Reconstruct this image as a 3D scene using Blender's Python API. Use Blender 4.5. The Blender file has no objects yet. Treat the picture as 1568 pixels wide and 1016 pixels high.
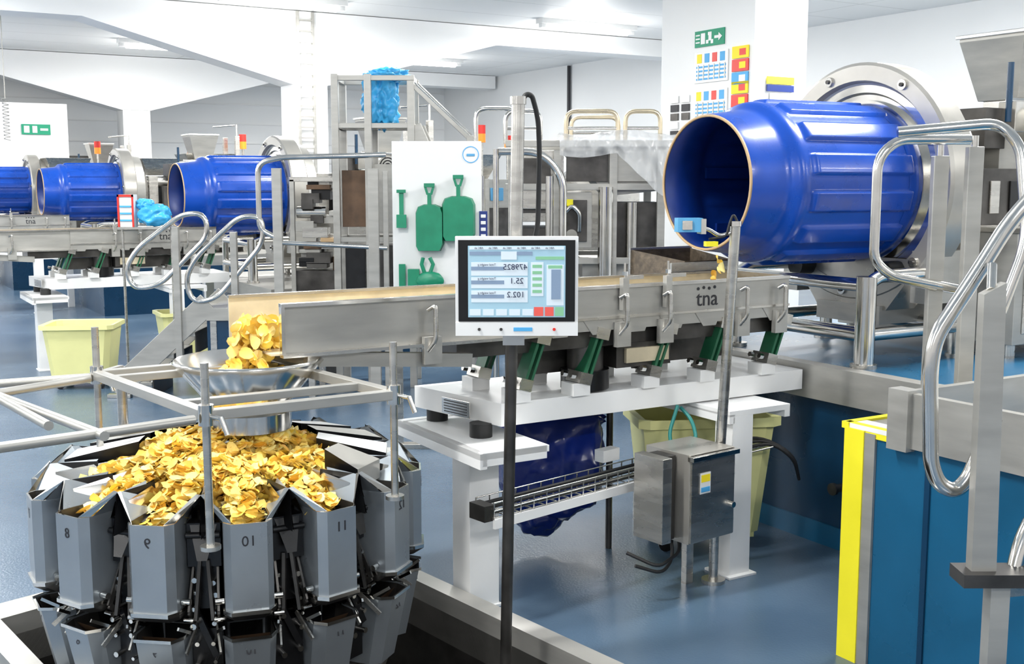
import bpy, bmesh, math, random
from mathutils import Vector, Matrix, noise
random.seed(7)
pi=math.pi
# ------------------------------------------------------------------ materials
MATS={}
def mat(name,col,metal=0.0,rough=0.5,var=0.0,scale=8.0,bump=0.0,emit=0.0,alpha=1.0,spec=0.5,coat=0.0,stretch=None):
    m=bpy.data.materials.new(name); m.use_nodes=True
    nt=m.node_tree; b=nt.nodes['Principled BSDF']
    b.inputs['Base Color'].default_value=(*col,1); b.inputs['Metallic'].default_value=metal
    b.inputs['Roughness'].default_value=rough; b.inputs['Specular IOR Level'].default_value=spec
    b.inputs['Coat Weight'].default_value=coat
    if emit:
        b.inputs['Emission Color'].default_value=(*col,1); b.inputs['Emission Strength'].default_value=emit
    if alpha<1: b.inputs['Alpha'].default_value=alpha
    if var or bump:
        tc=nt.nodes.new('ShaderNodeTexCoord'); mp=nt.nodes.new('ShaderNodeMapping')
        nt.links.new(tc.outputs['Object'],mp.inputs[0])
        if stretch: mp.inputs['Scale'].default_value=stretch
        n=nt.nodes.new('ShaderNodeTexNoise'); n.inputs['Scale'].default_value=scale; n.inputs['Detail'].default_value=6
        nt.links.new(mp.outputs[0],n.inputs['Vector'])
        if var:
            r=nt.nodes.new('ShaderNodeMapRange'); r.inputs['From Min'].default_value=.3; r.inputs['From Max'].default_value=.7
            r.inputs['To Min'].default_value=1-var; r.inputs['To Max'].default_value=1+var*.6
            nt.links.new(n.outputs['Fac'],r.inputs['Value'])
            v=nt.nodes.new('ShaderNodeVectorMath'); v.operation='SCALE'; v.inputs[0].default_value=col
            nt.links.new(r.outputs[0],v.inputs['Scale']); nt.links.new(v.outputs[0],b.inputs['Base Color'])
            r2=nt.nodes.new('ShaderNodeMapRange'); r2.inputs['To Min'].default_value=max(.03,rough*.7); r2.inputs['To Max'].default_value=min(1,rough*1.35)
            nt.links.new(n.outputs['Fac'],r2.inputs['Value']); nt.links.new(r2.outputs[0],b.inputs['Roughness'])
        if bump:
            bp=nt.nodes.new('ShaderNodeBump'); bp.inputs['Strength'].default_value=bump; bp.inputs['Distance'].default_value=.01
            nt.links.new(n.outputs['Fac'],bp.inputs['Height']); nt.links.new(bp.outputs[0],b.inputs['Normal'])
    MATS[name]=m; return m
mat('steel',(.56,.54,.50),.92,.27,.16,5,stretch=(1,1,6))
mat('steel_matte',(.42,.41,.38),.5,.38,.14,4,stretch=(1,1,5))
mat('steel_bright',(.70,.68,.64),1,.15,.12,9)
mat('steel_warm',(.58,.50,.36),.7,.3,.1,9)
mat('steel_ring',(.46,.44,.40),.65,.30,.14,4)
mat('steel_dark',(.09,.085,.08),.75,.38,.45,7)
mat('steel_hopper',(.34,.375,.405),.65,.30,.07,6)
mat('black',(.007,.007,.008),.2,.3,.3,10)
mat('rubber',(.015,.015,.015),0,.6)
mat('white_paint',(.84,.84,.83),0,.35,.04,3)
mat('white_wall',(.88,.885,.88),0,.5,.02,1)
mat('white_plastic',(.80,.80,.79),0,.35)
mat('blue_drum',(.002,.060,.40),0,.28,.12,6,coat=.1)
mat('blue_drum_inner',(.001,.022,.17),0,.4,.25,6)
mat('blue_wall',(.005,.038,.088),0,.28,.15,3)
mat('blue_panel',(.009,.098,.20),0,.28,.12,3)
mat('blue_bag',(.002,.014,.15),0,.22,.2,9)
mat('cyan_bag',(.05,.42,.80),0,.3,.25,9)
mat('sensor_blue',(.10,.36,.62),0,.35)
mat('green_plastic',(.008,.23,.12),0,.4,.15,12)
mat('green_spring',(.015,.12,.055),0,.5,.2,20)
mat('green_sign',(.01,.30,.16),0,.5)
mat('yellow_bin',(.82,.80,.36),0,.45,.06,4)
mat('yellow_paint',(.88,.78,.02),0,.45,.05,5)
mat('yellow_sign',(.95,.75,.02),0,.5)
mat('red',(.75,.03,.02),0,.4)
mat('orange',(.95,.25,.02),0,.3,emit=.4)
mat('sky_blue',(.08,.40,.75),0,.5)
mat('navy',(.01,.03,.18),0,.4)
mat('tan',(.66,.57,.40),.15,.38,.18,9)
mat('tan_edge',(.50,.34,.18),0,.5)
mat('chipdust',(.12,.09,.06),0,.6,.5,40)
mat('hose_green',(.02,.22,.2),0,.35)
mat('plastic_sheet',(.84,.85,.86),0,.12,0,3,alpha=.42)
mat('tube_light',(1,.99,.96),0,.5,emit=18)
mat('screen',(.32,.50,.60),0,.3,emit=.2)
mat('screen_light',(.60,.68,.74),0,.3,emit=.2)
mat('screen_grey',(.22,.30,.42),0,.3,emit=.1)
mat('screen_green',(.22,.48,.28),0,.3,emit=.15)
mat('screen_red',(.70,.10,.08),0,.3,emit=.2)
mat('screen_ink',(.02,.03,.08),0,.3)
mat('ink',(.02,.02,.025),0,.5)
mat('brown_machine',(.12,.07,.04),.3,.5,.4,9)
def panel(name,c1,c2,sc,w,h,rough=.5):
    m=bpy.data.materials.new(name); m.use_nodes=True; nt=m.node_tree; b=nt.nodes['Principled BSDF']
    tc=nt.nodes.new('ShaderNodeTexCoord'); br=nt.nodes.new('ShaderNodeTexBrick')
    br.inputs['Color1'].default_value=(*c1,1); br.inputs['Color2'].default_value=(*c1,1); br.inputs['Mortar'].default_value=(*c2,1)
    br.inputs['Scale'].default_value=sc; br.inputs['Mortar Size'].default_value=.010; br.inputs['Brick Width'].default_value=w; br.inputs['Row Height'].default_value=h
    br.offset=0
    nt.links.new(tc.outputs['Object'],br.inputs['Vector']); nt.links.new(br.outputs['Color'],b.inputs['Base Color'])
    b.inputs['Roughness'].default_value=rough; MATS[name]=m
panel('ceiling_mat',(.88,.88,.865),(.62,.62,.60),1,6.0,1.1)
m=bpy.data.materials.new('floor_mat'); m.use_nodes=True; nt=m.node_tree; b=nt.nodes['Principled BSDF']
tc=nt.nodes.new('ShaderNodeTexCoord'); n1=nt.nodes.new('ShaderNodeTexNoise'); n1.inputs['Scale'].default_value=.9; n1.inputs['Detail'].default_value=8
nt.links.new(tc.outputs['Object'],n1.inputs['Vector']); cr=nt.nodes.new('ShaderNodeValToRGB')
cr.color_ramp.elements[0].position=.3; cr.color_ramp.elements[0].color=(.050,.095,.155,1)
cr.color_ramp.elements[1].position=.75; cr.color_ramp.elements[1].color=(.115,.170,.235,1)
nt.links.new(n1.outputs['Fac'],cr.inputs[0]); nt.links.new(cr.outputs[0],b.inputs['Base Color'])
mr=nt.nodes.new('ShaderNodeMapRange'); mr.inputs['To Min'].default_value=.16; mr.inputs['To Max'].default_value=.34
nt.links.new(n1.outputs['Fac'],mr.inputs['Value']); nt.links.new(mr.outputs[0],b.inputs['Roughness'])
n2=nt.nodes.new('ShaderNodeTexNoise'); n2.inputs['Scale'].default_value=90; bp=nt.nodes.new('ShaderNodeBump'); bp.inputs['Strength'].default_value=.3; bp.inputs['Distance'].default_value=.004
nt.links.new(tc.outputs['Object'],n2.inputs['Vector']); nt.links.new(n2.outputs['Fac'],bp.inputs['Height']); nt.links.new(bp.outputs[0],b.inputs['Normal'])
MATS['floor_mat']=m
m=bpy.data.materials.new('chips_mat'); m.use_nodes=True; nt=m.node_tree; b=nt.nodes['Principled BSDF']
at=nt.nodes.new('ShaderNodeAttribute'); at.attribute_name='tint'
nt.links.new(at.outputs['Color'],b.inputs['Base Color']); b.inputs['Roughness'].default_value=.42
MATS['chips_mat']=m

# ------------------------------------------------------------------ builder
class B:
    def __init__(s,name): s.name=name; s.v=[]; s.f=[]; s.m=[]; s.sm=[]; s.ml=[]
    def mi(s,mn):
        if mn not in s.ml: s.ml.append(mn)
        return s.ml.index(mn)
    def add(s,vs,fs,mn,smooth=False,M=None):
        o=len(s.v); i=s.mi(mn)
        for p in vs:
            p=Vector(p)
            if M is not None: p=M@p
            s.v.append(tuple(p))
        for f in fs: s.f.append([o+k for k in f]); s.m.append(i); s.sm.append(smooth)
    def box(s,c,d,mn,rz=0,M=None):
        T=Matrix.Translation(c)@Matrix.Rotation(rz,4,'Z')
        if M is not None: T=M@T
        x,y,z=d[0]/2,d[1]/2,d[2]/2
        vs=[(-x,-y,-z),(x,-y,-z),(x,y,-z),(-x,y,-z),(-x,-y,z),(x,-y,z),(x,y,z),(-x,y,z)]
        s.add(vs,[(0,3,2,1),(4,5,6,7),(0,1,5,4),(1,2,6,5),(2,3,7,6),(3,0,4,7)],mn,False,T)
    def bx(s,x0,x1,y0,y1,z0,z1,mn,M=None):
        s.box(((x0+x1)/2,(y0+y1)/2,(z0+z1)/2),(abs(x1-x0),abs(y1-y0),abs(z1-z0)),mn,0,M)
    def beam(s,p0,p1,w,h,mn):
        p0=Vector(p0);p1=Vector(p1);d=(p1-p0);d.normalize()
        up=Vector((0,0,1)) if abs(d.z)<.95 else Vector((0,1,0))
        sd=d.cross(up).normalized(); u=sd.cross(d).normalized()
        vs=[]
        for p in(p0,p1):
            for a,c in((-1,-1),(1,-1),(1,1),(-1,1)): vs.append(p+sd*a*w/2+u*c*h/2)
        s.add(vs,[(0,1,2,3),(7,6,5,4),(0,4,5,1),(1,5,6,2),(2,6,7,3),(3,7,4,0)],mn)
    def cyl(s,p0,p1,r,mn,seg=14,r2=None,caps=True):
        p0=Vector(p0);p1=Vector(p1);d=(p1-p0).normalized(); r2=r if r2 is None else r2
        a=d.orthogonal().normalized();c=d.cross(a)
        vs=[];n=seg
        for p,rr in((p0,r),(p1,r2)):
            for i in range(n):
                t=2*pi*i/n; vs.append(p+(a*math.cos(t)+c*math.sin(t))*rr)
        s.add(vs,[(i,(i+1)%n,n+(i+1)%n,n+i) for i in range(n)],mn,True)
        if caps: s.add(vs,[tuple(range(n))[::-1],tuple(range(n,2*n))],mn)
    def tube(s,path,r,mn,seg=10,closed=False,fil=0.0):
        P=[Vector(p) for p in path]
        if fil>0:
            Q=[];n=len(P)
            for i in range(n):
                if not closed and i in(0,n-1): Q.append(P[i]);continue
                a=P[i-1];c=P[(i+1)%n];p=P[i]
                f=min(fil,(a-p).length*.48,(c-p).length*.48)
                q0=p+(a-p).normalized()*f;q1=p+(c-p).normalized()*f
                for k in range(6):
                    t=k/5; Q.append(q0*(1-t)**2+p*2*t*(1-t)+q1*t*t)
            P=Q
        n=len(P); vs=[]; prev=None
        for i in range(n):
            if closed: t=(P[(i+1)%n]-P[i-1])
            else: t=P[min(i+1,n-1)]-P[max(i-1,0)]
            if t.length<1e-7: t=Vector((0,0,1))
            t.normalize()
            if prev is None: a=t.orthogonal().normalized()
            else:
                a=prev-t*prev.dot(t)
                a=a.normalized() if a.length>1e-5 else t.orthogonal().normalized()
            prev=a;c=t.cross(a)
            for k in range(seg):
                w=2*pi*k/seg; vs.append(P[i]+(a*math.cos(w)+c*math.sin(w))*r)
        fs=[]
        for i in range(n if closed else n-1):
            j=(i+1)%n
            for k in range(seg): fs.append((i*seg+k,i*seg+(k+1)%seg,j*seg+(k+1)%seg,j*seg+k))
        s.add(vs,fs,mn,True)
        if not closed: s.add(vs,[tuple(range(seg))[::-1],tuple(range((n-1)*seg,n*seg))],mn)
    def prism(s,poly,z0,z1,mn,M=None,poly2=None,caps=(True,True)):
        n=len(poly);p2=poly2 or poly
        vs=[(x,y,z0) for x,y in poly]+[(x,y,z1) for x,y in p2]
        fs=[(i,(i+1)%n,n+(i+1)%n,n+i) for i in range(n)]
        if caps[0]: fs.append(tuple(range(n))[::-1])
        if caps[1]: fs.append(tuple(range(n,2*n)))
        s.add(vs,fs,mn,False,M)
    def rev(s,prof,o,ax,mn,seg=48,fn=None,smooth=True):
        o=Vector(o);ax=Vector(ax).normalized();up=Vector((0,0,1)) if abs(ax.z)<.9 else Vector((1,0,0))
        a=ax.cross(up).normalized();c=a.cross(ax).normalized()
        vs=[]
        for t,r in prof:
            for k in range(seg):
                w=2*pi*k/seg; rr=r+(fn(w,t) if fn else 0)
                vs.append(o+ax*t+(a*math.cos(w)+c*math.sin(w))*rr)
        fs=[(i*seg+k,i*seg+(k+1)%seg,(i+1)*seg+(k+1)%seg,(i+1)*seg+k) for i in range(len(prof)-1) for k in range(seg)]
        s.add(vs,fs,mn,smooth)
    def revf(s,prof,o,ax,mn,seg=48):
        for i in range(len(prof)-1): s.rev(prof[i:i+2],o,ax,mn,seg)
    def blob(s,c,d,mn,amp=.2,fr=3,seed=0,sub=4,boxy=0):
        bm=bmesh.new(); bmesh.ops.create_icosphere(bm,subdivisions=sub,radius=1)
        vs=[]
        for v in bm.verts:
            p=v.co.copy(); q=p*fr+Vector((seed,seed*.7,0))
            k=1+amp*noise.noise(q)+amp*.6*abs(noise.noise(q*2.7))
            if boxy: k*=(1/max(abs(p.x),abs(p.y),abs(p.z)))**boxy
            vs.append((c[0]+p.x*d[0]*k,c[1]+p.y*d[1]*k,c[2]+p.z*d[2]*k))
        fs=[[v.index for v in f.verts] for f in bm.faces]; bm.free()
        s.add(vs,fs,mn,True)
    def text(s,t,size,M,mn,mirror=False,ext=.0008):
        cu=bpy.data.curves.new('txt','FONT'); cu.body=t; cu.size=size; cu.align_x='CENTER'; cu.align_y='CENTER'; cu.extrude=ext; cu.resolution_u=3
        ob=bpy.data.objects.new('txt',cu); bpy.context.scene.collection.objects.link(ob)
        dg=bpy.context.evaluated_depsgraph_get(); me=ob.evaluated_get(dg).to_mesh()
        S=Matrix.Scale(-1,4,(1,0,0)) if mirror else Matrix.Identity(4)
        s.add([v.co.copy() for v in me.vertices],[list(p.vertices) for p in me.polygons],mn,False,M@S)
        bpy.data.objects.remove(ob); bpy.data.curves.remove(cu)
    def done(s,M=None,bevel=0.0):
        me=bpy.data.meshes.new(s.name); me.from_pydata(s.v,[],s.f)
        for k in s.ml: me.materials.append(MATS[k])
        me.polygons.foreach_set('material_index',s.m); me.polygons.foreach_set('use_smooth',s.sm)
        me.validate(); me.update()
        ob=bpy.data.objects.new(s.name,me); bpy.context.scene.collection.objects.link(ob)
        if M is not None: ob.matrix_world=M
        if bevel:
            md=ob.modifiers.new('bev','BEVEL'); md.width=bevel; md.segments=2; md.limit_method='ANGLE'; md.angle_limit=math.radians(50)
        return ob
def dup(ob,M):
    o=bpy.data.objects.new(ob.name,ob.data); bpy.context.scene.collection.objects.link(o); o.matrix_world=M
    for md in ob.modifiers:
        n=o.modifiers.new(md.name,md.type); n.width=md.width; n.segments=md.segments; n.limit_method='ANGLE'; n.angle_limit=md.angle_limit
    return o
def face(loc,rz=0):
    return Matrix.Translation(loc)@Matrix.Rotation(rz,4,'Z')@Matrix.Rotation(pi/2,4,'X')

TH=math.radians(31)
RM=Matrix.Rotation(TH,4,'Z')
def R(s,m,z=0):
    return (s*math.cos(TH)-m*math.sin(TH), s*math.sin(TH)+m*math.cos(TH), z)
CE=4.0
# ------------------------------------------------------------------ room
PIT=[(-.909,5.06),(-1.866,4.0),(-.23,1.97),(.73,3.03)]
bm=bmesh.new()
out=[bm.verts.new((*R(s,m)[:2],0)) for s,m in((-17,-9),(13.1,-9),(13.1,25),(-17,25))]
inn=[bm.verts.new((x,y,0)) for x,y in PIT]
E=[bm.edges.new((l[i],l[(i+1)%4])) for l in(out,inn) for i in range(4)]
bmesh.ops.triangle_fill(bm,edges=E,use_beauty=True,use_dissolve=False)
bmesh.ops.recalc_face_normals(bm,faces=bm.faces)
for f in bm.faces:
    if f.normal.z<0: f.normal_flip()
me=bpy.data.meshes.new('floor'); bm.to_mesh(me); bm.free(); me.materials.append(MATS['floor_mat'])
fl=bpy.data.objects.new('floor',me); bpy.context.scene.collection.objects.link(fl)
b=B('ceiling'); b.bx(-17,13.3,-9,25.2,CE,CE+.1,'ceiling_mat'); b.done(RM)
b=B('wall_right'); b.bx(13.1,13.3,-9,25,0,CE,'white_wall'); b.done(RM)
b=B('wall_back'); b.bx(-17,13.3,25,25.2,0,CE,'white_wall')
for i in range(9): b.bx(-17,13.1,24.97,25,.4+i*.42,.42+i*.42,'white_plastic')
b.done(RM)
b=B('wall_partition'); b.bx(-12,3.9,22.0,22.2,0,3.05,'white_wall'); b.done(RM)
b=B('door_1'); b.bx(4.15,5.0,24.9,24.97,0,2.1,'steel_matte'); b.bx(4.25,4.9,24.88,24.9,1.2,2.0,'sensor_blue'); b.bx(4.05,5.1,24.86,24.9,2.1,2.2,'steel_dark'); b.done(RM)
def portal(name,s0,m0,s1,s2,w=.5,zp=3.0,pw=.5):
    b=B(name)
    pts=[(s1,CE-.01),(s1,CE-.28),(s0-3,CE-.28),(s0-pw/2,zp),(s0+pw/2,zp),(s0+3,CE-.28),(s2,CE-.28),(s2,CE-.01)]
    n=len(pts); vs=[(s,m0-w/2,z) for s,z in pts]+[(s,m0+w/2,z) for s,z in pts]
    b.add(vs,[(i,(i+1)%n,n+(i+1)%n,n+i) for i in range(n)]+[tuple(range(n))[::-1],tuple(range(n,2*n))],'white_wall')
    b.bx(s0-pw/2,s0+pw/2,m0-w/2,m0+w/2,0,zp+.01,'white_wall')
    return b.done(RM)
portal('ceiling_beam_with_column',5.95,15.6,-6,13)
portal('ceiling_beam_with_column',5.2,22.6,-12,13)
b=B('wide_column')
b.bx(8.72,9.5,9.45,11.05,0,CE-.01,'white_wall'); b.bx(8.6,9.62,9.35,11.15,3.85,CE-.01,'white_wall'); b.done(RM,.01)
def signs():
    b=B('safety_sign'); x=8.715
    def pl(m0,m1,z0,z1,mn,dx=0): b.bx(x-.012-dx,x-dx,m0,m1,z0,z1,mn)
    pl(9.92,10.42,3.18,3.36,'green_sign')
    pl(10.24,10.31,3.21,3.33,'white_plastic',.004)
    for k in(.02,.06,.10): pl(10.33,10.40,3.205+k,3.22+k,'white_plastic',.004)
    pl(10.13,10.19,3.30,3.335,'white_plastic',.004); pl(10.13,10.18,3.24,3.30,'white_plastic',.004); pl(10.10,10.14,3.205,3.25,'white_plastic',.004); pl(10.18,10.22,3.21,3.25,'white_plastic',.004)
    xa=x-.0165
    b.add([(xa,10.08,3.255),(xa,10.01,3.255),(xa,10.01,3.225),(xa,9.95,3.27),(xa,10.01,3.315),(xa,10.01,3.285),(xa,10.08,3.285)],[(0,1,2,3,4,5,6)],'white_plastic')
    for z in(2.78,2.36):
        pl(9.85,10.42,z,z+.34,'white_plastic')
        for i in range(4):
            pl(9.9+i*.13,9.98+i*.13,z+.22,z+.32,('sky_blue','red','sky_blue','yellow_sign')[i],.004)
            pl(9.88,10.38,z+.03+i*.045,z+.05+i*.045,'sky_blue',.004)
        for i in range(6): pl(9.89+i*.09,9.905+i*.09,z+.03,z+.2,'steel_matte',.006)
    for z,cs in((2.72,('sky_blue','red','yellow_sign')),(2.34,('navy','red','yellow_sign'))):
        for i,c in enumerate(cs):
            pl(9.52,9.78,z+i*.14,z+.13+i*.14,c,.004); pl(9.56,9.66,z+.03+i*.14,z+.10+i*.14,('white_plastic','yellow_sign','red')[i],.006)
    for i in range(2):
        for j in range(5): pl(10.5+i*.2,10.64+i*.2,2.18+j*.1,2.26+j*.1,('ink','white_plastic','steel_dark')[j%3])
    pl(9.9,10.4,1.95,2.3,'white_plastic')
    for j in range(5): pl(9.95,10.35,2.0+j*.055,2.012+j*.055,'screen_grey',.004)
    b.done(RM)
    b=B('warning_sign'); y=9.44
    b.bx(8.9,9.3,y-.012,y,2.72,2.8,'yellow_sign'); b.bx(8.9,9.3,y-.012,y,2.64,2.71,'navy')
    b.bx(8.95,9.3,y-.012,y,2.2,2.62,'white_plastic')
    for i in range(3): b.bx(8.98,9.2,y-.016,y-.012,2.28+i*.1,2.33+i*.1,'red')
    b.done(RM)
    b=B('exit_sign'); y=21.99
    b.bx(3.12,3.60,y-.015,y,2.50,2.68,'green_sign'); b.bx(3.16,3.25,y-.02,y-.015,2.53,2.65,'white_plastic'); b.bx(3.30,3.38,y-.02,y-.015,2.53,2.65,'white_plastic'); b.bx(3.43,3.56,y-.02,y-.015,2.57,2.61,'white_plastic'); b.done(RM)
signs()
b=B('wall_socket_box')
for i in range(3): b.bx(13.03,13.1,6.9+i*.22,7.05+i*.22,2.9,3.05,'white_plastic')
b.cyl((13.08,7.6,1.5),(13.08,7.6,3.95),.02,'white_plastic'); b.done(RM)
b=B('conduit_pipe'); b.cyl((13.05,19.5,2.2),(13.05,19.5,3.98),.035,'ink'); b.done(RM)
b=B('cable_ladder')
for dx in(0,.22): b.bx(5.75+dx,5.78+dx,15.28,15.33,1.0,3.98,'steel_matte')
for i in range(20): b.bx(5.75,6.0,15.29,15.32,1.1+i*.145,1.12+i*.145,'steel_matte')
b.done(RM)
LM=None
for s in(-8.9,-4.2,.5,5.2,9.9):
    for m in(-2.2,3.4,8.8,14.3,19.8):
        M=RM@Matrix.Translation((s,m,0))
        if LM is None:
            b=B('ceiling_light'); b.bx(-.85,.85,-.09,.09,CE-.07,CE,'white_plastic'); b.cyl((-.72,0,CE-.10),(.72,0,CE-.10),.05,'tube_light')
            for e in(-.78,.78): b.box((e,0,CE-.09),(.1,.08,.07),'white_plastic')
            LM=b.done(M)
        else: dup(LM,M)
        la=bpy.data.lights.new('tube_lamp','AREA'); la.shape='RECTANGLE'; la.size=1.5; la.size_y=.25; la.energy=120; la.color=(1,.995,.975)
        lo=bpy.data.objects.new('tube_lamp',la); bpy.context.scene.collection.objects.link(lo)
        lo.matrix_world=M@Matrix.Translation((0,0,CE-.17))
        lb=bpy.data.lights.new('ceiling_fill','POINT'); lb.shadow_soft_size=.25; lb.energy=52; lb.color=(1,.995,.975)  # added point fill hung below each tube to brighten the ceiling, no fitting there
        lo=bpy.data.objects.new('ceiling_fill',lb); bpy.context.scene.collection.objects.link(lo)
        lo.matrix_world=M@Matrix.Translation((0,0,CE-.75))

# ------------------------------------------------------------------ pit and kerb
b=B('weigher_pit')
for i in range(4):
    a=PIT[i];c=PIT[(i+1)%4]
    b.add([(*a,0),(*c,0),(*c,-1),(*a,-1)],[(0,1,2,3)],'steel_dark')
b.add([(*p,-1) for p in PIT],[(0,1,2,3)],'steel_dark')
cx=sum(p[0] for p in PIT)/4;cy=sum(p[1] for p in PIT)/4
def outp(p,k):
    v=Vector((p[0]-cx,p[1]-cy)); return (p[0]+v.x/v.length*k,p[1]+v.y/v.length*k)
for i in range(4):
    a=PIT[i];c=PIT[(i+1)%4];a2=outp(a,.17);c2=outp(c,.17)
    vs=[(*a,.075),(*c,.075),(*c2,.075),(*a2,.075),(*a,-.12),(*c,-.12),(*c2,0),(*a2,0)]
    b.add(vs,[(0,1,2,3),(0,4,5,1),(2,6,7,3)],'steel_matte')
b.done()

# ------------------------------------------------------------------ multihead weigher
WC=Vector((-.981,3.9,0)); PH0=math.radians(18); N=14
b=B('multihead_weigher')
b.rev([(-1,.0),(-1,.12),(-.6,.2),(-.25,.42),(-.12,.45)],WC,(0,0,1),'steel_dark',28)
b.rev([(-.12,.45),(.0,.36),(.3,.34),(.56,.36),(.60,.3),(.60,0)],WC,(0,0,1),'black',28)
b.rev([(.6,.40),(.66,.40),(.70,.25),(.74,0)],WC,(0,0,1),'steel',28)
rw=random.Random(3)
for i in range(N):
    ph=PH0+2*pi*i/N
    M=Matrix.Translation(WC)@Matrix.Rotation(ph,4,'Z')
    def P(pts): return [(t,-r) for r,t in pts]
    o=P([(.50,-.068),(.632,-.072),(.66,-.053),(.66,.053),(.632,.072),(.50,.068)])
    q=P([(.506,-.063),(.629,-.067),(.654,-.049),(.654,.049),(.629,.067),(.506,.063)])
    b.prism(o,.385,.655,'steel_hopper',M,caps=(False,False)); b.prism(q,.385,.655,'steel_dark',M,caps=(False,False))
    n=len(o); b.add([(x,y,.655) for x,y in o]+[(x,y,.655) for x,y in q],[(k,(k+1)%n,n+(k+1)%n,n+k) for k in range(n)],'steel_bright',False,M)
    lo=P([(.50,-.075),(.636,-.079),(.668,-.058),(.668,.058),(.636,.079),(.50,.075)])
    b.prism(lo,.376,.388,'steel_bright',M)
    g=P([(.53,-.06),(.60,-.065),(.63,-.045),(.63,.045),(.60,.065),(.53,.06)])
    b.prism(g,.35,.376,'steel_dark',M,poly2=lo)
    for sg in(-1,1):
        b.add([(sg*.068,-.50,.655),(sg*.072,-.62,.655),(sg*.128,-.575,.725),(sg*.112,-.42,.725)],[(0,1,2,3)],'steel_hopper',False,M)
        b.add([(sg*.128,-.575,.725),(sg*.112,-.42,.725),(sg*.13,-.42,.62),(sg*.14,-.60,.60)],[(0,1,2,3)],'black',False,M)
        b.add([(sg*.048,-.655,.656),(sg*.072,-.628,.656),(sg*.132,-.57,.728),(sg*.118,-.575,.732)],[(0,1,2,3)],'steel_bright',False,M)
    b.add([(-.03,-.2,.70),(.03,-.2,.70),(.075,-.56,.635),(-.075,-.56,.635)],[(0,1,2,3)],'steel',False,M)
    for sg in(-1,1):
        b.add([(sg*.03,-.2,.70),(sg*.075,-.56,.635),(sg*.104,-.56,.70),(sg*.045,-.2,.745)],[(0,1,2,3)],'steel_bright',False,M)
    o2=P([(.46,-.076),(.61,-.078),(.65,-.056),(.65,.056),(.61,.078),(.46,.076)])
    o3=P([(.44,-.066),(.565,-.070),(.60,-.048),(.60,.048),(.565,.070),(.44,.066)])
    b.prism(o3,.06,.300,'steel_hopper',M,poly2=o2,caps=(True,False))
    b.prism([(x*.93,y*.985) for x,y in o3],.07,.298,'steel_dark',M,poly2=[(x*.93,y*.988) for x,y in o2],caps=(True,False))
    b.prism([(x*1.05,y*1.012) for x,y in o2],.294,.304,'steel_bright',M,caps=(False,False))
    o4=P([(.36,-.075),(.50,-.078),(.54,-.05),(.54,.05),(.50,.078),(.36,.075)])
    o5=P([(.34,-.06),(.44,-.06),(.46,-.04),(.46,.04),(.44,.06),(.34,.06)])
    b.prism(o5,-.24,-.02,'steel',M,poly2=o4)
    b.add([(-.06,-.60,.29),(.06,-.60,.29),(.055,-.50,.14),(-.055,-.50,.14)],[(0,1,2,3)],'brown_machine',False,M)
    b.bx(-.06,.06,-.50,-.33,.30,.60,'black',M); b.bx(-.05,.05,-.46,-.33,-.05,.28,'black',M)
    M2=Matrix.Translation(WC)@Matrix.Rotation(ph+pi/N,4,'Z')
    b.bx(-.05,.05,-.56,-.36,.50,.635,'black',M2); b.bx(-.04,.04,-.54,-.36,.36,.50,'black',M2); b.bx(-.045,.045,-.55,-.36,.10,.30,'black',M2)
    b.add([(-.04,-.56,.63),(.04,-.56,.63),(.015,-.60,.53),(-.015,-.60,.53)],[(0,1,2,3)],'black',False,M2)
    b.cyl(M2@Vector((-.05,-.57,.60)),M2@Vector((.05,-.57,.60)),.010,'black',10)
    b.cyl(M2@Vector((0,-.50,.63)),M2@Vector((0,-.50,.655)),.028,'steel_dark',12)
    for zz,rr in((.455,.555),(.415,.56),(.365,.57),(.325,.58),(.27,.57),(.20,.57)):
        for tx in(-.032,.028):
            r0=.005+.006*rw.random()
            t2=tx+rw.uniform(-.008,.008); z2=zz+rw.uniform(-.01,.01)
            p=M2@Vector((t2,-rr+.03,z2));p2=M2@Vector((t2,-rr-.012,z2)); b.cyl(p,p2,r0,'steel_bright',8)
    for sg in(-1,1):
        b.beam(M@Vector((sg*.084,-.52,.52)),M@Vector((sg*.090,-.59,.37)),.007,.016,'steel_dark')
        b.beam(M@Vector((sg*.090,-.59,.37)),M@Vector((sg*.084,-.52,.31)),.008,.018,'steel_dark')
        b.cyl(M@Vector((sg*.074,-.60,.405)),M@Vector((sg*.100,-.60,.405)),.010,'steel_bright',10)
        b.cyl(M@Vector((sg*.074,-.59,.345)),M@Vector((sg*.104,-.59,.345)),.008,'steel_bright',10)
        b.beam(M@Vector((sg*.096,-.54,.32)),M@Vector((sg*.090,-.62,.25)),.006,.014,'steel')
        b.beam(M@Vector((sg*.080,-.65,.34)),M@Vector((sg*.095,-.60,.31)),.006,.010,'steel_bright')
    for sg in(-1,1):
        b.beam(M2@Vector((sg*.012,-.56,.52)),M2@Vector((sg*.026,-.585,.34)),.010,.020,'steel_dark')
    b.beam(M2@Vector((-.03,-.56,.36)),M2@Vector((.03,-.57,.22)),.01,.02,'black')
    num={0:'10',1:'11',2:'12',3:'13',13:'9',12:'8',11:'7'}.get(i)
    if num:
        b.text(num,.045,M@face((0,-.6612,.60)),'ink',mirror=True,ext=.0005)
        b.text(num,.035,M@Matrix.Translation((0,-.6415,.255))@Matrix.Rotation(pi/2-.2,4,'X'),'ink',mirror=True,ext=.0005)
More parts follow.
